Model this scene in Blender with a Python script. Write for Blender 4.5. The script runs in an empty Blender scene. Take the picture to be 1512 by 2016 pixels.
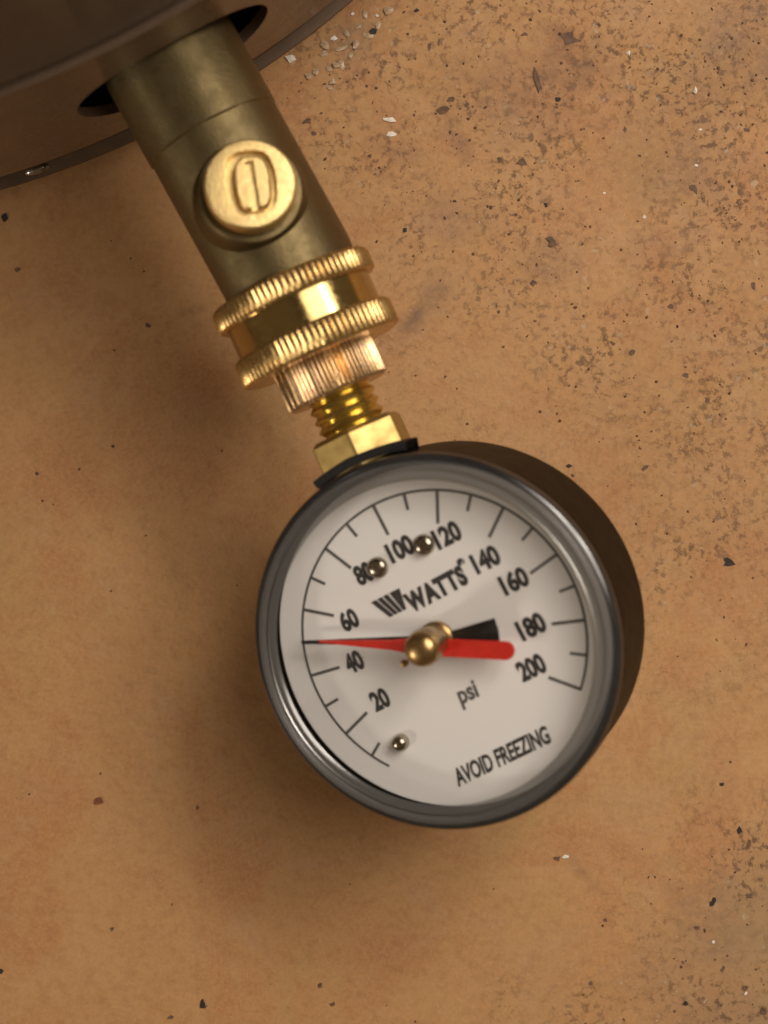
import bpy, bmesh, math, random
from mathutils import Vector, Matrix, noise

random.seed(7)
sc = bpy.context.scene
COL = sc.collection
MM = 0.001
R = math.radians

# ------------------------------------------------------------------ camera
F = 3605.0                      # focal length in photo pixels (photo 1512 x 2016)
ZD = 54.5                       # height of the gauge dial centre above the floor, mm
ZC = ZD + 350.0                 # camera height, mm
cd = bpy.data.cameras.new('camera')
cam = bpy.data.objects.new('camera', cd)
COL.objects.link(cam)
cam.location = (0, 0, ZC * MM)
cd.sensor_fit = 'VERTICAL'
cd.sensor_height = 24.0
cd.lens = 24.0 * F / 2016.0
cd.clip_start = 0.01
cd.clip_end = 50
cd.dof.use_dof = True
cd.dof.focus_distance = 0.392
cd.dof.aperture_fstop = 8.0
sc.camera = cam

# ------------------------------------------------------------------ room light
w = bpy.data.worlds.new('World')
sc.world = w
w.use_nodes = True
bg = w.node_tree.nodes['Background']
bg.inputs[0].default_value = (1.0, 0.68, 0.37, 1)
bg.inputs[1].default_value = 0.108


def area(name, loc, target, size, power, color, size_y=None, shape='DISK'):
    ld = bpy.data.lights.new(name, 'AREA')
    ld.shape = shape
    ld.size = size
    if size_y:
        ld.size_y = size_y
    ld.energy = power
    ld.color = color
    o = bpy.data.objects.new(name, ld)
    COL.objects.link(o)
    o.location = loc
    d = Vector(target) - Vector(loc)
    o.rotation_euler = d.to_track_quat('-Z', 'Y').to_euler()
    return o


TGT = (0.0, -0.01, 0.03)
# a row of warm ceiling bulbs, up and to the right of the heater
area('ceiling_lamp', (0.36, 0.38, 0.92), TGT, 0.85, 8.8, (1.0, 0.90, 0.79))
area('ceiling_lamp', (0.34, 0.52, 0.80), TGT, 0.16, 1.15, (1.0, 0.90, 0.79))
area('ceiling_lamp', (0.55, 0.36, 0.78), TGT, 0.16, 1.15, (1.0, 0.90, 0.79))
# weaker lamp on the other side of the room
area('side_lamp', (-0.62, -0.42, 0.30), TGT, 0.12, 1.3, (1.0, 0.90, 0.78))

sc.cycles.max_bounces = 7
sc.cycles.transparent_max_bounces = 12
sc.view_settings.view_transform = 'Standard'
sc.view_settings.look = 'None'
sc.view_settings.exposure = 0.0
sc.view_settings.gamma = 1.0
sc.view_settings.use_curve_mapping = False


# ------------------------------------------------------------------ helpers
def px(x, y, z):
    """photo pixel -> world point (mm) on the horizontal plane at height z (mm)"""
    k = (ZC - z) / F
    return Vector(((x - 756) * k, (1008 - y) * k, z))


def link(name, me, mat, parent=None, origin=None, smooth=True):
    """mesh in world mm -> object in metres, origin at the thing's base"""
    if origin is None:
        origin = parent['_o'] if parent is not None and '_o' in parent else (0, 0, 0)
    O = Vector(origin)
    me.transform(Matrix.Scale(MM, 4) @ Matrix.Translation(-O))
    o = bpy.data.objects.new(name, me)
    COL.objects.link(o)
    if mat:
        me.materials.append(mat)
    if smooth:
        for p in me.polygons:
            p.use_smooth = True
        me.set_sharp_from_angle(angle=R(35))
    if parent is not None:
        o.parent = parent
        o['_o'] = list(origin)
    else:
        o.location = O * MM
        o['_o'] = list(origin)
    return o


def thing(name, label, cat, loc, group=None):
    o = bpy.data.objects.new(name, None)
    o.empty_display_size = 0.01
    COL.objects.link(o)
    o.location = Vector(loc) * MM
    o['_o'] = list(loc)
    o['label'] = label
    o['category'] = cat
    if group:
        o['group'] = group
    return o


def tag(o, label, cat, group=None):
    o['label'] = label
    o['category'] = cat
    if group:
        o['group'] = group


def pydata(name, v, f):
    me = bpy.data.meshes.new(name)
    me.from_pydata([tuple(p) for p in v], [], f)
    me.update()
    return me


def fix(me):
    bm = bmesh.new()
    bm.from_mesh(me)
    bmesh.ops.remove_doubles(bm, verts=bm.verts, dist=1e-5)
    bmesh.ops.recalc_face_normals(bm, faces=bm.faces)
    bm.to_mesh(me)
    bm.free()
    return me


def lathe(prof, segs, org, ax, ref, rad=None, cap0=True, cap1=True, a0=0, a1=2 * math.pi):
    """prof: (r, h, amount of radial modulation)"""
    ax = Vector(ax).normalized()
    e1 = (Vector(ref) - ax * Vector(ref).dot(ax)).normalized()
    e2 = ax.cross(e1)
    full = abs(a1 - a0 - 2 * math.pi) < 1e-6
    n = segs if full else segs + 1
    V, Fc = [], []
    for pr in prof:
        r, h = pr[0], pr[1]
        m = pr[2] if len(pr) > 2 else 0
        for i in range(n):
            a = a0 + (a1 - a0) * i / segs
            rr = r + (rad(a, h) * m if rad and m else 0)
            V.append(Vector(org) + ax * h + e1 * (rr * math.cos(a)) + e2 * (rr * math.sin(a)))
    for j in range(len(prof) - 1):
        for i in range(segs):
            k = (i + 1) % n
            Fc.append((j * n + i, j * n + k, (j + 1) * n + k, (j + 1) * n + i))
    if full and cap0 and prof[0][0] > 1e-6:
        Fc.append(tuple(reversed(range(n))))
    if full and cap1 and prof[-1][0] > 1e-6:
        b = (len(prof) - 1) * n
        Fc.append(tuple(range(b, b + n)))
    return fix(pydata('lathe', V, Fc))


def prism(poly, h0, h1, org, u, v, n, bev=0.0):
    """closed 2D outline (mm, in u/v) extruded from h0 to h1 along n"""
    org = Vector(org)
    k = len(poly)
    c = Vector((sum(p[0] for p in poly) / k, sum(p[1] for p in poly) / k))
    V = []
    rows = [(h0, 0), (h1 - bev, 0), (h1, bev)] if bev else [(h0, 0), (h1, 0)]
    for h, ins in rows:
        for p in poly:
            q = Vector(p)
            if ins:
                d = q - c
                q = q - d.normalized() * ins
            V.append(org + u * q.x + v * q.y + n * h)
    Fc = [tuple(reversed(range(k))), tuple(range(k * (len(rows) - 1), k * len(rows)))]
    for j in range(len(rows) - 1):
        for i in range(k):
            m = (i + 1) % k
            Fc.append((j * k + i, j * k + m, (j + 1) * k + m, (j + 1) * k + i))
    return fix(pydata('prism', V, Fc))


# ------------------------------------------------------------------ materials
class NT:
    def __init__(s, name):
        s.m = bpy.data.materials.new(name)
        s.m.use_nodes = True
        s.t = s.m.node_tree
        s.cache = {}
        s.b = s.t.nodes['Principled BSDF']
        s.out = s.t.nodes['Material Output']
        s.tc = s.t.nodes.new('ShaderNodeTexCoord')

    def n(s, kind, **kw):
        nd = s.t.nodes.new(kind)
        for k, v in kw.items():
            if k.startswith('i_'):
                key = k[2:].replace('_', ' ')
                nd.inputs[key].default_value = v
            else:
                setattr(nd, k, v)
        return nd

    def l(s, a, b):
        s.t.links.new(a, b)

    def noise(s, scale, detail=4, rough=0.55, vec=None, dist=0.0):
        key = (scale, detail, rough, dist)
        if vec is None and key in s.cache:
            return s.cache[key]
        nd = s.n('ShaderNodeTexNoise', i_Scale=scale, i_Detail=detail, i_Roughness=rough, i_Distortion=dist)
        s.l(vec if vec else s.tc.outputs['Object'], nd.inputs['Vector'])
        if vec is None:
            s.cache[key] = nd.outputs['Fac']
        return nd.outputs['Fac']

    def ramp(s, fac, stops):
        nd = s.n('ShaderNodeValToRGB')
        e = nd.color_ramp.elements
        while len(e) < len(stops):
            e.new(0.5)
        for q, (p, c) in zip(e, stops):
            q.position = p
            q.color = (c, c, c, 1) if isinstance(c, (int, float)) else (*c, 1)
        s.l(fac, nd.inputs[0])
        return nd.outputs[0]

    def mix(s, fac, a, b, mode='MIX'):
        nd = s.n('ShaderNodeMix', data_type='RGBA', blend_type=mode)
        for sock, val in ((nd.inputs[0], fac), (nd.inputs[6], a), (nd.inputs[7], b)):
            if isinstance(val, (int, float)):
                sock.default_value = val
            elif isinstance(val, tuple):
                sock.default_value = (*val, 1)
            else:
                s.l(val, sock)
        return nd.outputs[2]

    def math(s, op, a, b=0.5):
        nd = s.n('ShaderNodeMath', operation=op)
        for sock, val in ((nd.inputs[0], a), (nd.inputs[1], b)):
            if isinstance(val, (int, float)):
                sock.default_value = val
            else:
                s.l(val, sock)
        return nd.outputs[0]

    def bump(s, h, strength, dist):
        nd = s.n('ShaderNodeBump', i_Strength=strength, i_Distance=dist)
        s.l(h, nd.inputs['Height'])
        s.l(nd.outputs[0], s.b.inputs['Normal'])

    def set(s, **kw):
        for k, v in kw.items():
            key = k.replace('_', ' ')
            if isinstance(v, tuple):
                s.b.inputs[key].default_value = (*v, 1)
            elif isinstance(v, (int, float)):
                s.b.inputs[key].default_value = v
            else:
                s.l(v, s.b.inputs[key])
        return s


def simple(name, col, rough=0.5, metal=0.0, nscale=300, var=0.25, bump=0.0, bscale=900, rvar=0.1, **kw):
    s = NT(name)
    f = s.noise(nscale, 5)
    lo = tuple(c * (1 - var) for c in col)
    hi = tuple(min(1, c * (1 + var)) for c in col)
    s.set(Base_Color=s.ramp(f, [(0.3, lo), (0.7, hi)]), Metallic=metal)
    g = s.noise(nscale * 2.3, 3)
    s.set(Roughness=s.ramp(g, [(0.3, max(0.02, rough - rvar)), (0.7, min(1, rough + rvar))]))
    if bump:
        s.bump(s.noise(bscale, 4), bump, 0.0004)
    if kw:
        s.set(**kw)
    return s.m


def floor_mat():
    s = NT('stained_concrete')
    O = s.tc.outputs['Object']
    big = s.noise(16, 4, 0.6)
    mid = s.noise(60, 5, 0.65)
    fine = s.noise(1300, 4, 0.75)
    base = s.mix(s.ramp(big, [(0.32, 0.0), (0.68, 1.0)]), (0.430, 0.218, 0.084), (0.490, 0.268, 0.113))
    base = s.mix(s.ramp(mid, [(0.50, 0.0), (0.76, 0.55)]), base, (0.41, 0.19, 0.072))
    base = s.mix(s.ramp(s.noise(34, 5, 0.65, dist=0.6), [(0.48, 0.0), (0.62, 0.75)]), base, (0.400, 0.168, 0.064))
    sh = s.n('ShaderNodeVectorMath', operation='ADD')
    s.l(O, sh.inputs[0])
    sh.inputs[1].default_value = (3.1, 1.7, 0.4)
    base = s.mix(s.ramp(s.noise(27, 5, 0.65, vec=sh.outputs[0], dist=0.6), [(0.52, 0.0), (0.68, 0.55)]), base, (0.400, 0.255, 0.095))
    sh2 = s.n('ShaderNodeVectorMath', operation='ADD')
    s.l(O, sh2.inputs[0])
    sh2.inputs[1].default_value = (7.3, 4.2, 0.9)
    base = s.mix(s.ramp(s.noise(75, 5, 0.7, vec=sh2.outputs[0]), [(0.52, 0.0), (0.70, 0.5)]), base, (0.430, 0.250, 0.140))
    base = s.mix(s.ramp(fine, [(0.35, 0.0), (0.65, 0.5)]), base, (0.55, 0.33, 0.15))
    base = s.mix(s.ramp(s.noise(330, 5, 0.75), [(0.48, 0.0), (0.70, 0.45)]), base, (0.32, 0.155, 0.062))
    # where dirt lies: a region out in the room, away from the swept part by the valve
    sep = s.n('ShaderNodeSeparateXYZ')
    s.l(O, sep.inputs[0])
    along = s.math('ADD', s.math('MULTIPLY', sep.outputs[0], 0.75), s.math('MULTIPLY', sep.outputs[1], 0.95))
    along = s.math('ADD', along, s.math('MULTIPLY', s.math('SUBTRACT', s.noise(22, 3), 0.5), 0.12))
    dirt = s.ramp(s.math('ADD', s.math('MULTIPLY', along, 5.0), 0.34), [(0.36, 0.10), (0.80, 1.0)])
    # bottom right corner, grey film of dust
    cor = s.math('SUBTRACT', s.math('MULTIPLY', sep.outputs[0], 1.0), s.math('MULTIPLY', sep.outputs[1], 1.0))
    cor = s.math('ADD', cor, s.math('MULTIPLY', s.math('SUBTRACT', s.noise(40, 4), 0.5), 0.08))
    film = s.ramp(cor, [(0.150, 0.0), (0.195, 0.55)])
    base = s.mix(film, base, (0.25, 0.19, 0.115))
    dirt2 = s.math('MAXIMUM', dirt, s.ramp(cor, [(0.12, 0.0), (0.17, 1.0)]))
    # brown speckle, two sizes
    sp = s.ramp(s.noise(560, 5, 0.72, dist=0.15), [(0.52, 0.0), (0.605, 0.95)])
    patch = s.ramp(s.noise(48, 3), [(0.40, 0.25), (0.62, 1.0)])
    sp = s.math('MULTIPLY', s.math('MULTIPLY', sp, dirt2), patch)
    base = s.mix(sp, base, (0.135, 0.072, 0.037))
    sp2 = s.ramp(s.noise(210, 6, 0.8, dist=0.3), [(0.54, 0.0), (0.66, 0.7)])
    sp2 = s.math('MULTIPLY', s.math('MULTIPLY', sp2, dirt2), patch)
    base = s.mix(sp2, base, (0.20, 0.115, 0.065))
    pale = s.ramp(s.noise(420, 2, 0.6), [(0.66, 0.0), (0.74, 0.5)])
    base = s.mix(s.math('MULTIPLY', pale, dirt2), base, (0.55, 0.43, 0.30))

    grain = s.ramp(s.noise(480, 5, 0.75), [(0.36, 0.12), (0.60, 1.0)])

    def stain(x, y, rx, ry, ang, col, amt, nsc=120):
        nonlocal base
        c = px(x, y, 0) * MM
        mp = s.n('ShaderNodeMapping', vector_type='TEXTURE')
        mp.inputs['Location'].default_value = (c.x, c.y, 0)
        mp.inputs['Rotation'].default_value = (0, 0, R(ang))
        mp.inputs['Scale'].default_value = (rx * MM, ry * MM, 1)
        s.l(O, mp.inputs['Vector'])
        ln = s.n('ShaderNodeVectorMath', operation='LENGTH')
        s.l(mp.outputs[0], ln.inputs[0])
        d = s.math('ADD', ln.outputs['Value'], s.math('MULTIPLY', s.math('SUBTRACT', s.noise(nsc, 5, 0.7), 0.5), 2.6))
        fac = s.math('MULTIPLY', s.ramp(d, [(0.2, amt * 1.25), (1.05, 0.0)]), grain)
        base = s.mix(fac, base, col)
    stain(820, 620, 3.2, 9, -38, (0.13, 0.08, 0.055), 0.62)
    stain(850, 590, 5, 9, -38, (0.24, 0.14, 0.085), 0.5)
    stain(1118, 72, 5, 2.6, -20, (0.17, 0.085, 0.045), 0.7)
    stain(900, 270, 2.6, 8, 28, (0.20, 0.11, 0.06), 0.55)
    stain(780, 300, 8, 3, -12, (0.22, 0.125, 0.075), 0.5)
    stain(1300, 500, 10, 8, 10, (0.33, 0.17, 0.095), 0.5)
    stain(1420, 160, 16, 12, 10, (0.26, 0.15, 0.085), 0.45)
    stain(1000, 190, 22, 12, -20, (0.25, 0.135, 0.072), 0.55)
    stain(1130, 110, 14, 8, -30, (0.20, 0.11, 0.06), 0.55)
    stain(1330, 330, 20, 13, -10, (0.25, 0.14, 0.08), 0.55)
    stain(1470, 60, 14, 16, 0, (0.22, 0.13, 0.08), 0.6)
    stain(900, 430, 14, 7, -20, (0.26, 0.145, 0.08), 0.5)
    stain(1080, 520, 9, 7, 0, (0.24, 0.13, 0.07), 0.5)
    stain(1420, 1800, 14, 16, 0, (0.25, 0.15, 0.09), 0.5)
    stain(690, 80, 9, 6, 30, (0.25, 0.16, 0.095), 0.55)
    stain(1150, 1720, 2.0, 9, 40, (0.27, 0.145, 0.07), 0.45)
    stain(380, 610, 4, 1.6, 20, (0.22, 0.12, 0.065), 0.5)
    s.set(Base_Color=base, Roughness=s.ramp(mid, [(0.3, 0.50), (0.7, 0.72)]))
    s.b.inputs['Specular IOR Level'].default_value = 0.3
    h = s.math('ADD', s.math('MULTIPLY', s.noise(260, 6, 0.6), 0.6), s.math('MULTIPLY', fine, 0.4))
    h = s.math('SUBTRACT', h, s.math('MULTIPLY', sp, 0.5))
    s.bump(h, 0.35, 0.0005)
    return s.m


def brass(name, col, rough, tarn, tarncol, nscale, bump=0.12, bscale=1200):
    s = NT(name)
    f = s.noise(nscale, 6, 0.65)
    g = s.noise(nscale * 5, 4, 0.6)
    c = s.mix(s.ramp(f, [(0.42, 0.0), (0.66, tarn)]), col, tarncol)
    c = s.mix(s.ramp(g, [(0.45, 0.0), (0.75, 0.35)]), c, tuple(q * 0.6 for q in col))
    s.set(Base_Color=c, Metallic=0.95, Roughness=s.ramp(g, [(0.3, rough - 0.07), (0.7, rough + 0.10)]))
    s.bump(s.noise(bscale, 4, 0.6), bump, 0.0004)
    return s.m


def print_ink(name, col):
    return simple(name, col, rough=0.6, nscale=600, var=0.3)


def lens_mat():
    s = NT('clear_plastic_window')
    tr = s.n('ShaderNodeBsdfTransparent')
    tr.inputs[0].default_value = (0.97, 0.965, 0.96, 1)
    gl = s.n('ShaderNodeBsdfGlossy')
    gl.inputs['Roughness'].default_value = 0.04
    gl.inputs['Color'].default_value = (1, 1, 1, 1)
    lw = s.n('ShaderNodeLayerWeight')
    lw.inputs[0].default_value = 0.5
    fac = s.math('ADD', s.math('MULTIPLY', s.math('POWER', lw.outputs['Facing'], 5.0), 0.95), 0.045)
    mx = s.n('ShaderNodeMixShader')
    s.l(fac, mx.inputs[0])
    s.l(tr.outputs[0], mx.inputs[1])
    s.l(gl.outputs[0], mx.inputs[2])
    s.l(mx.outputs[0], s.out.inputs['Surface'])
    return s.m


def rim_mat():
    """smoky clear plastic rim: part see-through, part glossy"""
    s = NT('smoky_clear_rim')
    s.set(Base_Color=(0.34, 0.335, 0.33), Metallic=0.65, Roughness=0.2)
    s.bump(s.noise(220, 3), 0.05, 0.0005)
    tr = s.n('ShaderNodeBsdfTransparent')
    tr.inputs[0].default_value = (0.75, 0.73, 0.70, 1)
    mx = s.n('ShaderNodeMixShader')
    mx.inputs[0].default_value = 0.6
    s.l(tr.outputs[0], mx.inputs[1])
    s.l(s.b.outputs[0], mx.inputs[2])
    s.l(mx.outputs[0], s.out.inputs['Surface'])
    return s.m


M = dict(
    floor=floor_mat(),
    cast=brass('cast_brass', (0.185, 0.14, 0.066), 0.46, 0.55, (0.14, 0.105, 0.052), 70, 0.3, 2600),
    turned=brass('turned_brass', (0.74, 0.54, 0.22), 0.15, 0.35, (0.55, 0.33, 0.15), 160, 0.1),
    pinkish=brass('worn_brass', (0.66, 0.44, 0.22), 0.30, 0.6, (0.52, 0.33, 0.21), 220, 0.15),
    bright=brass('bright_brass', (0.70, 0.53, 0.17), 0.20, 0.2, (0.50, 0.36, 0.12), 120, 0.06),
    ringb=brass('ring_brass', (0.64, 0.43, 0.17), 0.28, 0.5, (0.52, 0.35, 0.17), 200, 0.2),
    band=brass('band_brass', (0.50, 0.36, 0.14), 0.13, 0.35, (0.36, 0.25, 0.10), 160, 0.06),
    hexb=brass('hex_brass', (0.46, 0.33, 0.12), 0.46, 0.12, (0.40, 0.28, 0.11), 60, 0.04),
    face=brass('stem_brass', (0.84, 0.62, 0.27), 0.40, 0.35, (0.62, 0.45, 0.22), 260, 0.3, 1800),
    hub=brass('hub_brass', (0.46, 0.30, 0.13), 0.30, 0.4, (0.45, 0.30, 0.14), 200, 0.05),
    case=simple('black_enamel', (0.006, 0.0035, 0.002), 0.45, nscale=120, var=0.08, rvar=0.03, Specular_IOR_Level=0.05),
    block=simple('black_rubber', (0.006, 0.006, 0.006), 0.75, nscale=400),
    dial=simple('white_dial_paint', (0.88, 0.86, 0.845), 0.50, nscale=40, var=0.02, rvar=0.04),
    ink=print_ink('dial_ink', (0.035, 0.033, 0.032)),
    inkg=print_ink('dial_ink_thin', (0.10, 0.095, 0.09)),
    red=simple('red_paint', (0.62, 0.022, 0.012), 0.38, nscale=500, var=0.12),
    black=simple('black_paint', (0.008, 0.008, 0.008), 0.45, nscale=500),
    steel=simple('pin_steel', (0.42, 0.37, 0.29), 0.20, metal=1.0, nscale=500),
    lens=lens_mat(),
    rim=rim_mat(),
    bezel=simple('black_bezel_gloss', (0.11, 0.108, 0.108), 0.17, metal=0.8, nscale=90, var=0.2, rvar=0.05),
    jacket=simple('grey_enamel_jacket', (0.15, 0.12, 0.098), 0.12, nscale=50, var=0.10, bump=0.02, bscale=200, rvar=0.04),
    trim=simple('grey_plastic_trim', (0.145, 0.098, 0.066), 0.28, nscale=50, var=0.12, bump=0.05, bscale=600, rvar=0.06),
    base=simple('base_ring_dark', (0.13, 0.08, 0.045), 0.5, nscale=80, var=0.3),
    void=simple('painted_hollow_shade', (0.008, 0.006, 0.005), 0.95, nscale=300),  # near black: the shade inside the hollows is put into this colour
    screw=simple('screw_steel', (0.45, 0.42, 0.37), 0.25, metal=1.0, nscale=400),
    grit_w=simple('white_grit', (0.80, 0.73, 0.63), 0.45, nscale=700, var=0.1, bump=0.2),
    grit_t=simple('tan_grit', (0.47, 0.33, 0.20), 0.3, nscale=700, var=0.3, bump=0.2),
    grit_b=simple('brown_flake', (0.125, 0.064, 0.033), 0.7, nscale=700, var=0.5, bump=0.2),
    grit_k=simple('black_crumb', (0.022, 0.015, 0.012), 0.7, nscale=700, var=0.5),
    grit_r=simple('rust_crumb', (0.19, 0.055, 0.018), 0.7, nscale=700, var=0.4),
)

# ------------------------------------------------------------------ floor
fv, ff = [], []
nx = 60
for j in range(nx + 1):
    for i in range(nx + 1):
        # finer squares near the gauge
        a = (i / nx * 2 - 1)
        b = (j / nx * 2 - 1)
        x = 1500 * (0.12 * a + 0.88 * a ** 3)
        y = 1500 * (0.12 * b + 0.88 * b ** 3)
        z = 0.5 * noise.noise(Vector((x * 0.02, y * 0.02, 0))) - 0.3
        fv.append((x, y, z))
for j in range(nx):
    for i in range(nx):
        q = j * (nx + 1) + i
        ff.append((q, q + 1, q + nx + 2, q + nx + 1))
fl = link('floor', pydata('floor', fv, ff), M['floor'])
fl['kind'] = 'structure'


def fz(x, y):
    return 0.5 * noise.noise(Vector((x * 0.02, y * 0.02, 0))) - 0.3


# ------------------------------------------------------------------ axes (pose solved from the dial's tick marks)
Z = Vector((0, 0, 1))
TH = R(24.24)                                    # heading of the valve in plan
V_ = Vector((-math.sin(TH), math.cos(TH), 0))    # from the gauge towards the heater
RT = V_.cross(Z)                                 # to the right of it
RHO = R(20.9)                                    # gauge rolled about its stem
GU = RT * math.cos(RHO) + Z * math.sin(RHO)
GN = GU.cross(V_)
DC = Vector((10.92, -23.97, ZD))                 # centre of the dial face
DL = R(-3.17)
DU = GU * math.cos(DL) - V_ * math.sin(DL)       # the print is turned a little in the case
DV = GU * math.sin(DL) + V_ * math.cos(DL)
G = DC - GN * 7.0                                # stem axis passes here
ZA = G.z


def along(x, y, z):
    return (px(x, y, z) - G).dot(V_)


# ------------------------------------------------------------------ water heater
valve_root = px(352, 118, ZA)
# valve axis: slightly different heading from the gauge
vA = px(391, 212, ZA)
vB = px(582, 558, ZA)
VD = (vA - vB).normalized()                      # towards heater
root = vA + VD * 9.0
TR = 205.0
TC = root + VD * TR
TC.z = 0
wh = thing('water_heater', 'round grey water heater tank with its glossy jacket and trim behind the brass valve', 'water heater', (TC.x, TC.y, 0))
ang0 = math.pi


def arc_lathe(prof, mat, name, parent, seg=220, half=180):
    me = lathe(prof, seg, (TC.x, TC.y, 0), Z, -VD)
    return link(name, me, mat, parent)


zb, zt = ZA - 27, ZA + 33
arc_lathe([(TR - 2.4, zt + 0.3), (TR - 2.4, zt + 1.6), (TR - 0.9, zt + 2.6), (TR - 0.3, zt + 4), (TR - 0.3, 900), (TR - 4, 905), (0, 915)], M['jacket'], 'jacket', wh)
hole = None
trim = arc_lathe([(TR - 2.2, zb + 0.5), (TR - 1.2, zb), (TR - 0.2, zb + 0.7), (TR, zb + 1.8), (TR, zt - 2.6), (TR + 0.5, zt - 2.0), (TR + 0.5, zt - 0.6), (TR - 0.1, zt), (TR - 2.2, zt + 0.1), (TR - 2.2, zb + 0.5)], M['trim'], 'bottom_trim', wh)
# close the trim as a solid ring, then cut the valve opening
bm = bmesh.new()
bm.from_mesh(trim.data)
bmesh.ops.holes_fill(bm, edges=[e for e in bm.edges if e.is_boundary], sides=0)
bm.to_mesh(trim.data)
bm.free()
cutp = []
for i in range(48):
    a = 2 * math.pi * i / 48
    cutp.append((21.0 * math.copysign(abs(math.cos(a)) ** 0.9, math.cos(a)), 15.5 * math.sin(a)))
VR = VD.cross(Z)
cutme = prism(cutp, -25, 10, Vector((root.x, root.y, ZA + 1)), VR, Z, VD)
cut = link('cutter', cutme, None, None)
md = trim.modifiers.new('opening', 'BOOLEAN')
md.object = cut
md.operation = 'DIFFERENCE'
md.solver = 'EXACT'
bpy.context.view_layer.update()
dg = bpy.context.evaluated_depsgraph_get()
nm = bpy.data.meshes.new_from_object(trim.evaluated_get(dg))
trim.modifiers.clear()
trim.data = nm
bpy.data.objects.remove(cut)
for p in nm.polygons:
    p.use_smooth = True
nm.set_sharp_from_angle(angle=R(35))
arc_lathe([(TR - 13, zb + 1), (TR - 13, zt)], M['void'], 'insulation', wh)  # liner behind the valve opening, the hole's dark painted in
arc_lathe([(TR - 2.5, -0.2), (TR - 2.2, 2.0), (TR - 4.5, 3.0), (TR - 4.5, zb + 1)], M['base'], 'base_ring', wh)

# small bright clip at the base ring's foot; dark blob paints the hollow's shade
sp_ = px(74, 334, 2.0)
d_ = (Vector((sp_.x - TC.x, sp_.y - TC.y, 0))).normalized()
t_ = Z.cross(d_)


def blob(c, a, b, h, d_, t_):
    me = lathe([(0, -0.6), (0.85, -0.45), (1.0, 0.0), (0.85, 0.5), (0.5, 0.85), (0, 1.0)], 32, (0, 0, 0), Z, (1, 0, 0))
    for v in me.vertices:
        v.co = c + t_ * (v.co.x * a) + d_ * (v.co.y * b) + Z * (v.co.z * h)
    return me


clip = link('base_clip', blob(sp_, 3.2, 1.3, 1.6, d_, t_), M['screw'], wh)
link('notch_shade', blob(sp_ - d_ * 1.7 + Z * 1.0, 3.7, 1.2, 1.6, d_, t_), M['void'], clip)

# ------------------------------------------------------------------ drain valve
VO = Vector((root.x, root.y, ZA))
VX = -VD                                        # outwards from the heater
vl = (px(565, 531, ZA + 15) - VO).dot(VX)       # length to the first knurled ring
dv = thing('drain_valve', 'dull cast brass drain valve with round slotted stem screwed into the grey tank', 'valve', (VO.x, VO.y, 0))
dv['_o'] = [VO.x, VO.y, 0]
me = lathe([(9, -12), (13.4, -11.5), (13.5, vl - 2), (13.1, vl + 1.0), (11, vl + 3.0)], 96, VO, VX, Z)
body = link('valve_body', me, M['cast'], dv)
# wrench flats round the neck
rr = 13.85
hexp = []
for i in range(8):
    a0 = 2 * math.pi * (i + 0.28) / 8
    for da in (-0.24, -0.12, 0.0, 0.12, 0.24):
        k = 1.0 - 0.16 * da * da
        hexp.append((rr * k * math.cos(a0 + da), rr * k * math.sin(a0 + da)))
xr = VX.cross(Z)
me = prism(hexp, -9, 15.4, VO, xr, Z, VX, bev=0.5)
link('wrench_flats', me, M['cast'], dv)
# stem, pointing up
kp = px(492, 361, ZA + 19.5)
ax_t = (kp - VO).dot(VX)
SO = VO + VX * ax_t
SO.z = ZA
SO += VX.cross(Z) * ((kp - VO).dot(VX.cross(Z)))
SD = (Z + V_ * 0.07 + RT * 0.10).normalized()
S0 = Vector((kp.x, kp.y, kp.z)) - SD * 19.5
me = lathe([(11.2, 4), (10.9, 10.5), (10.3, 12.6), (10.0, 13.9), (9.6, 14.3), (8.0, 14.4)], 72, S0, SD, RT)
link('stem_boss', me, M['cast'], dv)
stem = link('stem', lathe([(7.6, 10), (7.6, 15.0), (8.2, 15.2), (8.55, 15.6), (8.62, 18.6), (8.45, 19.15), (8.1, 19.4), (7.0, 19.5), (0, 19.5)], 72, S0, SD, RT), M['face'], dv)
e1 = (Vector((1, 0, 0)) - SD * SD.x).normalized()
e2 = SD.cross(e1)
# cut an elongated octagon moat and a screwdriver slot in the stem's face


def octo(w_, h_, c_, rot, ox=0, oy=0):
    ca, sa = math.cos(rot), math.sin(rot)
    out = []
    for i in range(40):
        a = 2 * math.pi * i / 40
        x = w_ * math.copysign(abs(math.cos(a)) ** 0.62, math.cos(a))
        y = h_ * math.copysign(abs(math.sin(a)) ** 0.82, math.sin(a))
        out.append((x * ca - y * sa + ox, x * sa + y * ca + oy))
    return out


outer = octo(4.75, 6.2, 2.2, R(8), 0.2, 0.1)
inner = octo(3.35, 5.1, 2.0, R(8), 0.55, 0.2)
cutA = link('cutA', prism(outer, 17.2, 21, S0, e1, e2, SD), None)
m1 = stem.modifiers.new('moat', 'BOOLEAN')
m1.object = cutA
m1.operation = 'DIFFERENCE'
m1.solver = 'EXACT'
dg = bpy.context.evaluated_depsgraph_get()
nm = bpy.data.meshes.new_from_object(stem.evaluated_get(dg))
stem.modifiers.clear()
stem.data = nm
bpy.data.objects.remove(cutA)
pl = link('stem_boss_plate', prism(inner, 17.1, 19.6, S0, e1, e2, SD, bev=0.45), M['face'], stem)
pl.name = 'slotted_plate'
ca, sa = math.cos(R(9)), math.sin(R(9))
sl = [(-0.8, -6), (0.8, -6), (0.8, 4.3), (-0.8, 4.3)]
sl = [(p[0] * ca - p[1] * sa + 0.5, p[0] * sa + p[1] * ca) for p in sl]
cutB = link('cutB', prism(sl, 18.2, 21, S0, e1, e2, SD), None)
m1 = pl.modifiers.new('slot', 'BOOLEAN')
m1.object = cutB
m1.operation = 'DIFFERENCE'
m1.solver = 'EXACT'
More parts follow.
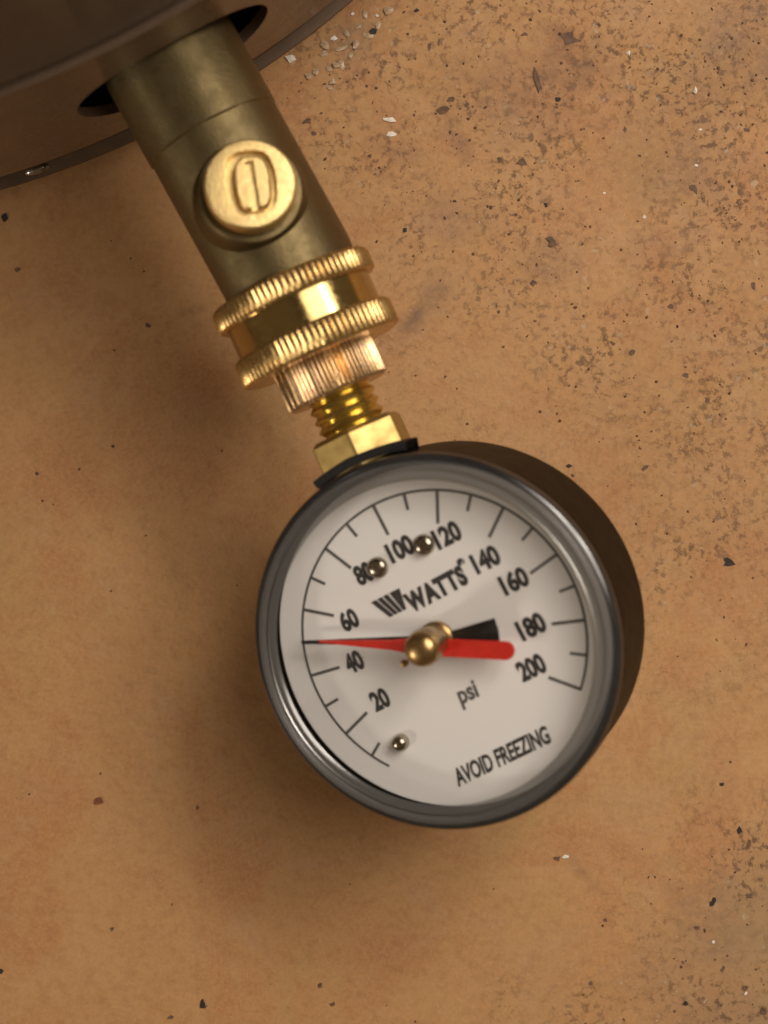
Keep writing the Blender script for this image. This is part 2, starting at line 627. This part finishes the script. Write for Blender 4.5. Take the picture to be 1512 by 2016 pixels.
dg = bpy.context.evaluated_depsgraph_get()
nm2 = bpy.data.meshes.new_from_object(pl.evaluated_get(dg))
pl.modifiers.clear()
pl.data = nm2
bpy.data.objects.remove(cutB)
for q in (nm, nm2):
    for p in q.polygons:
        p.use_smooth = True
    q.set_sharp_from_angle(angle=R(25))

# ------------------------------------------------------------------ pressure gauge
CR = 35.9
pg = thing('pressure_gauge', 'round white dial water pressure gauge with red hand on brass hose coupling', 'pressure gauge', (DC.x, DC.y, 0))
G = G - RT * 1.1
w_r1a = along(565, 531, ZA + 15.8)
w_r1b = along(592, 572, ZA + 15.8)
w_r2a = along(622, 628, ZA + 15.8)
w_r2b = along(644, 682, ZA + 15.8)
w_nb = along(666, 768, ZA + 9.5)
w_hx = along(699, 838, ZA + 7)


def knurl(n, sharp=0.5):
    def f(a, h):
        t = (a * n / (2 * math.pi)) % 1.0
        wob = 0.25 * noise.noise(Vector((math.cos(a) * 4, math.sin(a) * 4, h * 0.05)))
        d = 0.5 - 0.5 * math.cos(2 * math.pi * t)
        tooth = int(a * n / (2 * math.pi))
        rk = random.Random(tooth * 7 + n).uniform(0.78, 1.15)
        return -(d ** sharp) * (rk + wob)
    return f


def ring(name, r, a, b, teeth, depth, mat, ch=0.4, inner=0):
    lo, hi = min(a, b), max(a, b)
    pr = [(inner or r * 0.5, lo, 0), (r - ch - 0.2, lo, 0), (r - 0.15, lo + ch, depth), (r, lo + ch * 1.6, depth),
          (r, hi - ch * 1.6, depth), (r - 0.15, hi - ch, depth), (r - ch - 0.2, hi, 0), (inner or r * 0.5, hi, 0)]
    return link(name, lathe(pr, teeth * 6, G, V_, Z, rad=knurl(teeth), cap0=False, cap1=False), mat, pg)


rg1 = ring('knurled_ring', 16.5, w_r1a, w_r1b, 84, 0.32, M['ringb'])
rg2 = ring('knurled_ring', 16.5, w_r2a, w_r2b, 84, 0.32, M['ringb'])
link('swivel_band', lathe([(14.9, w_r2a - 1), (14.9, w_r1b + 1)], 128, G, V_, Z), M['band'], pg)
ring('adapter_nut', 10.3, w_r2b + 1.0, w_nb, 72, 0.42, M['pinkish'], ch=0.5)
# pipe thread
pr = []
h = w_nb + 1.5
pit = 2.1
r0 = 6.9
k = 0
while h > w_hx - 0.2:
    pr += [(r0 - 0.95, h), (r0 - 0.12, h - pit * 0.38), (r0, h - pit * 0.5), (r0 - 0.12, h - pit * 0.62)]
    h -= pit
    r0 -= 0.03
pr += [(r0 - 0.95, h), (r0 - 1.2, w_hx - 3)]
link('threaded_nipple', lathe(pr, 72, G, V_, Z), M['bright'], pg)
# hexagon socket, chamfered
hr = 9.8
hexv, hexf = [], []
rows = [(CR + 0.25, 1.0), (w_hx - 0.9, 1.0), (w_hx, 0.90)]
hx0 = R(19)
NS = 6
hp = []
for i in range(6):
    a = hx0 + i * math.pi / 3
    for da in (-0.035, 0.035):
        hp.append((hr * 0.985 * math.cos(a + da), hr * 0.985 * math.sin(a + da)))
hu = RT
hv = V_.cross(RT)
V3, F3 = [], []
for hh, kk in rows:
    for p in hp:
        V3.append(G + V_ * hh + hu * p[0] * kk + hv * p[1] * kk)
nn = len(hp)
F3.append(tuple(range(nn)))
F3.append(tuple(range(2 * nn, 3 * nn)))
for j in range(2):
    for i in range(nn):
        m = (i + 1) % nn
        F3.append((j * nn + i, j * nn + m, (j + 1) * nn + m, (j + 1) * nn + i))
link('hex_socket', fix(pydata('hex', V3, F3)), M['hexb'], pg, smooth=False)

# case
me = lathe([(0, -19.4), (CR - 3.0, -19.4), (CR - 1.0, -19.0), (CR - 0.25, -18.3), (CR, -17.2), (CR, -1.5), (36.3, -0.9), (36.3, 4.6), (35.2, 4.7), (35.2, 0.5)], 160, DC, GN, GU, cap1=False)
link('case', me, M['case'], pg)
# black gasket block where the socket enters the case
def case_ang(x, y, h):
    o = Vector((0, 0, ZC))
    d = px(x, y, 0) - o
    q = o + d * (((DC + GN * h) - o).dot(GN) / d.dot(GN)) - DC
    return math.atan2(q.dot(V_), q.dot(GU))


g0, g1 = case_ang(803, 893, 3.0), case_ang(626, 962, 3.0)
me = lathe([(36.0, -4.0), (38.1, -4.0), (38.4, -3.6), (38.4, 3.0), (38.1, 3.3), (36.7, 3.3), (36.7, -1.5), (36.0, -1.5)], 24, DC, GN, GU, a0=g0, a1=g1)
bm = bmesh.new()
bm.from_mesh(me)
bmesh.ops.holes_fill(bm, edges=[e for e in bm.edges if e.is_boundary], sides=0)
bm.to_mesh(me)
bm.free()
link('gasket_block', fix(me), M['block'], pg)

# dial
dial = link('dial', lathe([(33.4, -0.8), (33.4, -0.15), (33.2, 0), (0, 0)], 160, DC, GN, GU), M['dial'], pg)


def on_dial(x, y, h=0.0):
    """photo pixel -> (u, v) on the dial plane raised by h"""
    o = Vector((0, 0, ZC))
    d = px(x, y, 0) - o
    t = ((DC + GN * h) - o).dot(GN) / d.dot(GN)
    q = o + d * t - DC
    return q.dot(DU), q.dot(DV)


def flat(name, poly, mat, parent, h0=0.02, h1=0.06):
    return link(name, prism(poly, h0, h1, DC, DU, DV, GN), mat, parent, smooth=False)


# scale arc and tick marks
TRAD = 28.43
KA = 1.35


def pol(psi, r):
    a = R((psi - 100) * KA)
    return (r * math.sin(a), r * math.cos(a))


lo_psi, hi_psi = 4.0, 200.0
V3, F3 = [], []
N = 150
for i in range(N + 1):
    psi = lo_psi + (hi_psi + 0.3 - lo_psi) * i / N
    for r_ in (TRAD - 0.22, TRAD + 0.28):
        p = pol(psi, r_)
        V3.append(DC + DU * p[0] + DV * p[1] + GN * 0.05)
for i in range(N):
    F3.append((2 * i, 2 * i + 1, 2 * i + 3, 2 * i + 2))
link('scale_arc', fix(pydata('arc', V3, F3)), M['inkg'], dial, smooth=False)
for psi in range(10, 201, 10):
    major = psi % 20 == 0
    ln = 6.4 if major else 3.2
    wd = 0.31 if major else 0.29
    a = R((psi - 100) * KA)
    tx, ty = math.cos(a), -math.sin(a)
    p0, p1 = pol(psi, TRAD + 0.1), pol(psi, TRAD - ln)
    poly = [(p0[0] - tx * wd, p0[1] - ty * wd), (p0[0] + tx * wd, p0[1] + ty * wd), (p1[0] + tx * wd, p1[1] + ty * wd), (p1[0] - tx * wd, p1[1] - ty * wd)]
    flat('tick_mark', poly, M['inkg'], dial, 0.03, 0.085)


def text(name, body, cx, cy, height, width=None, ang=0.0, shear=0.0, bold=0.0, mat='ink', space=1.0):
    cu = bpy.data.curves.new('t', 'FONT')
    cu.body = body
    cu.size = 1.0
    cu.shear = shear
    cu.space_character = space
    cu.offset = bold
    cu.resolution_u = 4
    to = bpy.data.objects.new('t', cu)
    COL.objects.link(to)
    dg_ = bpy.context.evaluated_depsgraph_get()
    me_ = bpy.data.meshes.new_from_object(to.evaluated_get(dg_))
    bpy.data.objects.remove(to)
    xs = [v.co.x for v in me_.vertices]
    ys = [v.co.y for v in me_.vertices]
    x0, x1, y0, y1 = min(xs), max(xs), min(ys), max(ys)
    sy = height / (y1 - y0)
    sx = width / (x1 - x0) if width else sy
    ca_, sa_ = math.cos(ang), math.sin(ang)
    for v in me_.vertices:
        X = (v.co.x - (x0 + x1) / 2) * sx
        Y = (v.co.y - (y0 + y1) / 2) * sy
        q = (X * ca_ - Y * sa_ + cx, X * sa_ + Y * ca_ + cy)
        v.co = DC + DU * q[0] + DV * q[1] + GN * 0.07
    me_.materials.clear()
    return link(name, me_, M[mat], dial, smooth=False)


for s_, x, y in (('20', 748, 1377), ('40', 697, 1303), ('60', 687, 1220), ('80', 716, 1129), ('100', 788, 1080), ('120', 880, 1053),
                 ('140', 956, 1101), ('160', 1012, 1143), ('180', 1046, 1233), ('200', 1046, 1314)):
    c = on_dial(x, y)
    text('numeral', s_, c[0], c[1], 4.1, 3.8 if len(s_) == 2 else 5.6, bold=0.05)
TA = R(1.5)
c = on_dial(858, 1160)
text('brand_lettering', 'WATTS', c[0], c[1], 4.1, 13.4, ang=TA, bold=0.065, space=1.15)
c = on_dial(907, 1107)
text('registered_mark', '®', c[0], c[1], 1.6, 1.6, ang=TA, bold=0.05)
c = on_dial(768, 1191)
lx, ly = c


def bar(x0, x1, y1, xb0, xb1, y0):
    flat('logo_bar', [(lx + xb0, ly + y0), (lx + xb1, ly + y0), (lx + x1, ly + y1), (lx + x0, ly + y1)], M['ink'], dial, 0.03, 0.075)


bar(-3.3, -2.15, 2.1, -1.2, -0.25, -2.1)
bar(-1.85, -0.8, 2.1, -0.05, 0.75, -2.1)
bar(-0.5, 0.55, 2.1, 0.95, 1.75, -2.1)
bar(1.0, 3.3, 2.1, 1.95, 2.6, -2.1)
c = on_dial(922, 1368)
text('unit_lettering', 'psi', c[0], c[1], 4.6, 4.6, shear=0.12, bold=0.03, mat='inkg')
c = on_dial(987, 1489)
text('warning_lettering', 'AVOID FREEZING', c[0], c[1], 3.6, 21.6, ang=R(1.2), shear=0.25, bold=0.035, mat='ink')

# pins standing on the dial
for x, y, rp, hp_ in ((741, 1119, 2.1, 1.6), (832, 1074, 2.1, 1.6), (787, 1463, 1.7, 2.2)):
    c = on_dial(x, y, 1.0)
    me = lathe([(rp, 0), (rp, hp_ * 0.3), (rp * 0.9, hp_ * 0.66), (rp * 0.66, hp_ * 0.9), (rp * 0.35, hp_), (0, hp_ * 1.05)], 32, DC + DU * c[0] + DV * c[1] + GN * 0.05, GN, GU)
    link('dial_pin' if hp_ < 2 else 'stop_pin', me, M['steel'], pg)

# hands
HB, HR = 3.0, 4.3
tipb = on_dial(594, 1264, HB)
tipr = on_dial(630, 1262, HR)
tail = on_dial(1014, 1281, HR)


def axes2(p, q):
    d = Vector(q) - Vector(p)
    L = d.length
    d.normalize()
    return d, Vector((-d.y, d.x)), L


def hand(name, pts, base, d, nrm, h0, h1, mat):
    poly = [tuple(Vector(base) + d * a + nrm * b) for a, b in pts]
    return link(name, prism(poly, h0, h1, DC, DU, DV, GN, bev=0.08), mat, pg, smooth=False)


d, nr, L = axes2((0, 0), tipb)
bt = Vector(on_dial(979, 1240, HB))
hand('black_hand', [(L, 0.3), (L, -0.3), (4, -1.0), (0, -1.3), (0, 1.3), (4, 1.0)], (0, 0), d, nr, HB, HB + 0.35, M['black'])
db, nb, Lb = axes2((0, 0), bt)
hand('black_hand_tail', [(0, -1.0), (Lb, -2.3), (Lb + 0.25, 0), (Lb, 2.3), (0, 1.0)], (0, 0), db, nb, HB, HB + 0.35, M['black'])
d, nr, L = axes2(tail, tipr)
th = [(L, 0.18), (L, -0.18), (L * 0.62, -0.95), (L * 0.55, -1.35), (L * 0.36, -1.7), (2.0, -1.75)]
cap_ = [(1.75 - 1.75 * math.cos(a), -1.75 * math.sin(a + 0) if False else 0) for a in ()]
for i in range(1, 12):
    a = -math.pi / 2 - math.pi * i / 12
    th.append((1.75 + 1.75 * math.cos(a), 1.75 * math.sin(a)))
th += [(2.0, 1.75), (L * 0.36, 1.7), (L * 0.55, 1.35), (L * 0.62, 0.95)]
hand('red_hand', th, tail, d, nr, HR, HR + 0.7, M['red'])
HC = Vector(on_dial(859, 1258, 3.0))
HO = DC + DU * HC.x + DV * HC.y
me = lathe([(3.4, 2.2), (3.4, 3.6), (3.0, 4.0), (3.0, 7.0), (3.25, 7.4), (3.45, 8.2), (3.45, 11.4), (3.3, 12.4), (2.8, 13.3), (1.9, 13.9), (0.9, 14.15), (0, 14.2)], 48, HO, GN, GU)
link('hub', me, M['hub'], pg)
c = on_dial(796, 1306, 4.6)
me = lathe([(0.75, 3.9), (0.75, 4.9), (0.45, 5.3), (0, 5.4)], 20, DC + DU * c[0] + DV * c[1], GN, GU)
link('friction_lug', me, M['hub'], pg)

# black bezel lip, then the clear cover: rim and window
me = lathe([(36.15, 4.7), (36.3, 5.0), (36.25, 5.5), (36.0, 6.2), (35.6, 6.65), (35.2, 6.8), (35.0, 6.4), (35.0, 4.8)], 180, DC, GN, GU, cap0=False, cap1=False)
link('bezel', me, M['bezel'], pg)
me = lathe([(34.95, 3.0), (34.95, 6.6), (34.7, 7.2), (34.0, 7.45), (33.5, 7.2), (33.35, 6.6), (33.1, 6.6), (32.9, 7.0), (32.3, 7.15), (31.7, 6.95), (31.2, 6.5)], 180, DC, GN, GU, cap0=False, cap1=False)
link('cover_rim', me, M['rim'], pg)
wv, wf = [], []
NW = 96
for r_, h_ in ((31.25, 6.5), (20, 6.9), (10, 7.05)):
    for i in range(NW):
        a = 2 * math.pi * i / NW
        wv.append(DC + GU * (r_ * math.cos(a)) + V_ * (r_ * math.sin(a)) + GN * h_)
hcu, hcv = (HO - DC).dot(GU), (HO - DC).dot(V_)
for i in range(NW):
    a = 2 * math.pi * i / NW
    wv.append(DC + GU * (hcu + 3.1 * math.cos(a)) + V_ * (hcv + 3.1 * math.sin(a)) + GN * 7.1)
for j_ in range(3):
    for i in range(NW):
        k_ = (i + 1) % NW
        wf.append((j_ * NW + i, j_ * NW + k_, (j_ + 1) * NW + k_, (j_ + 1) * NW + i))
me = pydata('window', wv, wf)
link('cover_window', me, M['lens'], pg)

# ------------------------------------------------------------------ debris on the floor


def chip_mesh(sx, sy, sz, seed, flaky=False):
    rnd = random.Random(seed)
    bm = bmesh.new()
    bmesh.ops.create_icosphere(bm, subdivisions=1, radius=1.0)
    for v in bm.verts:
        k = rnd.uniform(0.45, 1.25)
        v.co = Vector((v.co.x * sx * k, v.co.y * sy * k, v.co.z * sz * (rnd.uniform(0.5, 1.2))))
    me = bpy.data.meshes.new('chip')
    bm.to_mesh(me)
    bm.free()
    return me


def flake_mesh(sx, sy, sz, seed):
    rnd = random.Random(seed)
    n = rnd.randint(7, 10)
    top, bot = [], []
    tx, ty = rnd.uniform(-0.5, 0.5), rnd.uniform(-0.5, 0.5)
    for i in range(n):
        a = 2 * math.pi * (i + rnd.uniform(-0.3, 0.3)) / n
        k = rnd.uniform(0.45, 1.2)
        x, y = math.cos(a) * k, math.sin(a) * k
        z = (tx * x + ty * y) * sz + rnd.uniform(-0.2, 0.2) * sz
        top.append((x * sx, y * sy, z + sz))
        bot.append((x * sx * 0.92, y * sy * 0.92, -sz))
    V3 = top + bot + [(rnd.uniform(-0.2, 0.2) * sx, rnd.uniform(-0.2, 0.2) * sy, sz * rnd.uniform(0.8, 1.8))]
    F3 = [(i, (i + 1) % n, 2 * n) for i in range(n)]
    F3 += [(n + i, n + (i + 1) % n, (i + 1) % n, i) for i in range(n)]
    return pydata('flake', V3, F3)


def chip(name, label, cat, x, y, wpx, hpx, ang, mat, group=None, thick=0.45):
    k = ZC / F / 2
    sx, sy = wpx * k, hpx * k
    sz = min(sx, sy) * thick
    if mat in ('grit_b', 'grit_k', 'grit_r') and thick < 0.6:
        sz = min(sx, sy) * thick * 0.4
        me = flake_mesh(sx * 1.1, sy * 1.1, sz, int(x * 31 + y))
    else:
        me = chip_mesh(sx, sy, sz, int(x * 31 + y))
    p = px(x, y, 0)
    me.transform(Matrix.Translation((p.x, p.y, fz(p.x, p.y) + sz * 0.8)) @ Matrix.Rotation(R(ang), 4, 'Z'))
    o = link(name, me, M[mat], None, (p.x, p.y, 0), smooth=False)
    tag(o, label, cat, group)
    return o


GW = 'white grit grains on the floor'
WL = 'tiny loose white grain lying on the tan floor'
chip('grit_grain', 'largest chunky white grain on the floor close to the valve neck and tank', 'grit', 573, 115, 26, 17, 10, 'grit_w')
for x, y, a, b, an in ((658, 75, 18, 12, 20), (694, 27, 9, 9, 0), (1238, 104, 10, 12, 0), (1270, 427, 10, 10, 0),
                       (1405, 1855, 9, 8, 0), (1468, 1957, 11, 9, 20), (742, 30, 8, 8, 0), (1380, 255, 9, 6, 0), (1371, 325, 8, 6, 0), (1190, 380, 8, 7, 0)):
    if y > 1500:
        lb, gb = 'tiny white grain on the grey dusty patch of floor', 'white grains on the dusty patch'
    elif x < 800:
        lb, gb = 'small white grain among the glassy tan grit by the tank', 'white grains among the tan grit'
    else:
        lb, gb = 'tiny loose white grain lying on the open speckled floor', GW
    chip('grit_grain', lb, 'grit', x, y, a, b, an, 'grit_w', gb)
chip('grit_grain', 'bright white angular grain lying alone on the speckled floor', 'grit', 1369, 179, 15, 18, 20, 'grit_w')
chip('grit_grain', 'flat pale chip beside the slotted stem, upper of a pair', 'grit', 767, 236, 30, 14, -15, 'grit_w', None, 0.25)
chip('grit_grain', 'flat pale chip beside the slotted stem, lower of a pair', 'grit', 770, 265, 25, 12, 10, 'grit_w', None, 0.25)
chip('grit_grain', 'pale chip on the thin brown stain below the gauge', 'grit', 1115, 1687, 16, 9, 5, 'grit_w', None, 0.3)
GT = 'tan translucent grit by the tank'
TL = 'glassy tan grit grain in the cluster next to the tank edge'
rnd = random.Random(3)
for x, y in ((622, 140), (637, 105), (648, 135), (663, 128), (672, 128), (690, 108), (682, 66), (705, 52), (648, 172), (610, 150), (700, 85), (725, 70), (672, 95), (655, 160), (718, 28), (745, 50), (640, 88), (765, 20)):
    chip('grit_grain', TL, 'grit', x, y, rnd.uniform(12, 30), rnd.uniform(9, 19), rnd.uniform(0, 180), 'grit_t', GT, 0.4)
BK = 'black crumbs scattered on the floor'
BL = 'small black crumb lying on the tan floor'
for x, y, a, b, an in ((736, 62, 15, 12, 0), (1099, 194, 11, 10, 0), (1075, 403, 9, 9, 0), (798, 453, 9, 9, 0), (1456, 1636, 10, 15, 0), (1404, 1776, 12, 18, -20),
                       (1350, 1974, 14, 10, 0), (1120, 917, 13, 8, 0), (10, 428, 12, 16, 0), (2, 1913, 14, 12, 0), (1422, 1544, 8, 8, 0), (820, 20, 10, 8, 0)):
    if y > 1500 and x > 1000:
        lb, gb = 'small black crumb on or next to the grey dusty patch of floor', 'black crumbs by the dusty patch'
    elif (x, y) == (736, 62):
        lb, gb = 'black crumb among the glassy tan grit by the tank', None
    elif (x, y) == (10, 428):
        lb, gb = 'black crumb on the shaded floor just below the tank foot', None
    elif (x, y) == (2, 1913):
        lb, gb = 'black crumb on the smooth pale floor far from the tank', None
    elif (x, y) == (1120, 917):
        lb, gb = 'black crumb almost touching the outline of the black gauge case', None
    else:
        lb, gb = 'small black crumb lying on the open speckled floor', BK
    chip('crumb', lb, 'crumb', x, y, a, b, an, 'grit_k', gb)
chip('crumb', 'jagged black chip lying on clear floor near the black gauge case', 'crumb', 1437, 1108, 25, 16, -20, 'grit_k', None, 0.3)
chip('crumb', 'elongated dark crumb alone on the smooth floor', 'crumb', 400, 1978, 13, 24, 20, 'grit_k', None, 0.4)
chip('crumb', 'rust red crumb on the smooth shadowed floor', 'crumb', 192, 1578, 19, 17, 0, 'grit_r', None, 0.4)
chip('flake', 'long curled brown flake standing up on the speckled floor', 'flake', 1060, 160, 13, 48, 14, 'grit_b', None, 0.59)
chip('flake', 'broad ragged brown flake lying flat on the speckled floor', 'flake', 1119, 74, 44, 24, -15, 'grit_b', None, 0.12)
chip('flake', 'short dark brown flake beside the brown smear', 'flake', 871, 217, 26, 13, 15, 'grit_b', None, 0.3)
FB = 'small brown flakes on the floor'
FLb = 'small brown flake lying on the tan floor'
for x, y, a, b, an in ((604, 239, 17, 11, 0), (617, 262, 12, 9, 0), (888, 195, 22, 10, 20), (920, 205, 10, 12, 0), (985, 315, 12, 16, 0), (1028, 318, 16, 20, 30), (1086, 475, 20, 26, 10), (1050, 556, 16, 13, 0), (1322, 603, 15, 9, 0),
                       (1246, 695, 12, 13, 0), (1350, 738, 18, 8, -10), (1393, 787, 8, 13, 0), (1270, 920, 18, 11, 20), (1033, 67, 14, 8, 10), (1207, 676, 14, 7, -25), (845, 92, 6, 18, 0), (864, 82, 6, 14, 0), (290, 640, 13, 11, 0), (35, 531, 12, 10, 0),
                       (1368, 370, 14, 22, 40), (1470, 255, 12, 10, 0), (1485, 560, 12, 18, 0), (1230, 255, 8, 14, 0), (220, 1830, 9, 9, 0), (335, 2003, 12, 10, 0), (630, 1940, 9, 11, 0), (655, 1977, 13, 9, 0), (388, 1590, 8, 8, 0),
                       (1372, 1827, 14, 8, 0), (1423, 1908, 9, 12, 0), (1475, 1765, 16, 11, 0), (1475, 1660, 8, 18, 0), (1163, 1937, 10, 9, 0), (1192, 1811, 10, 9, 0), (1098, 1690, 14, 10, 0), (1466, 1945, 12, 12, 0), (1503, 1992, 13, 16, 0)):
    if y > 1500 and x > 1300:
        lb, gb = 'small brown flake on the grey dusty patch of floor', 'brown flakes on the dusty patch'
    elif y > 1500 and x > 900:
        lb, gb = 'small brown flake on the floor between the gauge and the dusty patch', 'brown flakes between gauge and dusty patch'
    elif y > 1500:
        lb, gb = 'tiny brown flake on the smooth floor beyond the shadow of the gauge', 'brown flakes on the smooth floor'
    elif x < 500:
        lb, gb = 'tiny brown flake on the shaded floor below the tank foot', 'brown flakes by the tank foot'
    elif x < 700:
        lb, gb = 'small brown flake close beside the valve body', 'brown flakes beside the valve body'
    elif y < 340 and x < 1100:
        lb, gb = 'small brown flake between the pale chips and the curled flake', 'brown flakes near the curled flake'
    elif y > 600:
        lb, gb = 'small brown flake on the open floor beside the black gauge case', 'brown flakes beside the gauge case'
    else:
        lb, gb = 'small brown flake on the heavily speckled open floor', FB
    chip('flake', lb, 'flake', x, y, a, b, an, 'grit_b', gb, 0.3)


def litter(name, label, cat, count, mat, smin, smax, seed, fn):
    rnd = random.Random(seed)
    V3, F3 = [], []
    n = 0
    while n < count:
        x = rnd.uniform(-150, 220)
        y = rnd.uniform(-190, 190)
        if rnd.random() > fn(x, y):
            continue
        if (Vector((x, y, 0)) - Vector((TC.x, TC.y, 0))).length < TR:
            continue
        n += 1
        s = smin + (smax - smin) * rnd.random() ** 3
        b = len(V3)
        a0 = rnd.uniform(0, 6.28)
        el = rnd.uniform(0.4, 1.0)
        z = fz(x, y)
        for i in range(5):
            a = a0 + i * 1.2566 + rnd.uniform(-0.3, 0.3)
            r_ = s * rnd.uniform(0.6, 1.1)
            ca_, sa_ = math.cos(a0), math.sin(a0)
            X, Y = r_ * math.cos(a), r_ * math.sin(a) * el
            V3.append((x + X * ca_ - Y * sa_, y + X * sa_ + Y * ca_, z - 0.02))
        V3.append((x + rnd.uniform(-.3, .3) * s, y + rnd.uniform(-.3, .3) * s, z + s * rnd.uniform(0.3, 0.7)))
        for i in range(5):
            F3.append((b + i, b + (i + 1) % 5, b + 5))
    o = link(name, pydata(name, V3, F3), M[mat], None, smooth=False)
    o['kind'] = 'stuff'
    o['label'] = label
    o['category'] = cat
    return o


def dens(x, y):
    d = (x * 0.75 + y * 0.95) / 120 - 0.1 + 0.55 * noise.noise(Vector((x * 0.03, y * 0.03, 3)))
    c = (x - y) / 170 - 0.75 + 0.3 * noise.noise(Vector((x * 0.05, y * 0.05, 8)))
    return max(0.02, min(1, max(d, c * 1.5)))


def dens2(x, y):
    near = math.exp(-((x + 5) ** 2 + (y - 108) ** 2) / 500.0)
    return max(0.25 * dens(x, y), near)


litter('brown_grit', 'fine brown grit strewn over the tan floor', 'grit', 14000, 'grit_b', 0.09, 0.62, 11, dens)
litter('pale_grit', 'fine pale sandy grit strewn over the tan floor', 'grit', 1500, 'grit_t', 0.08, 0.55, 12, dens2)

for o in bpy.data.objects:
    if '_o' in o:
        del o['_o']
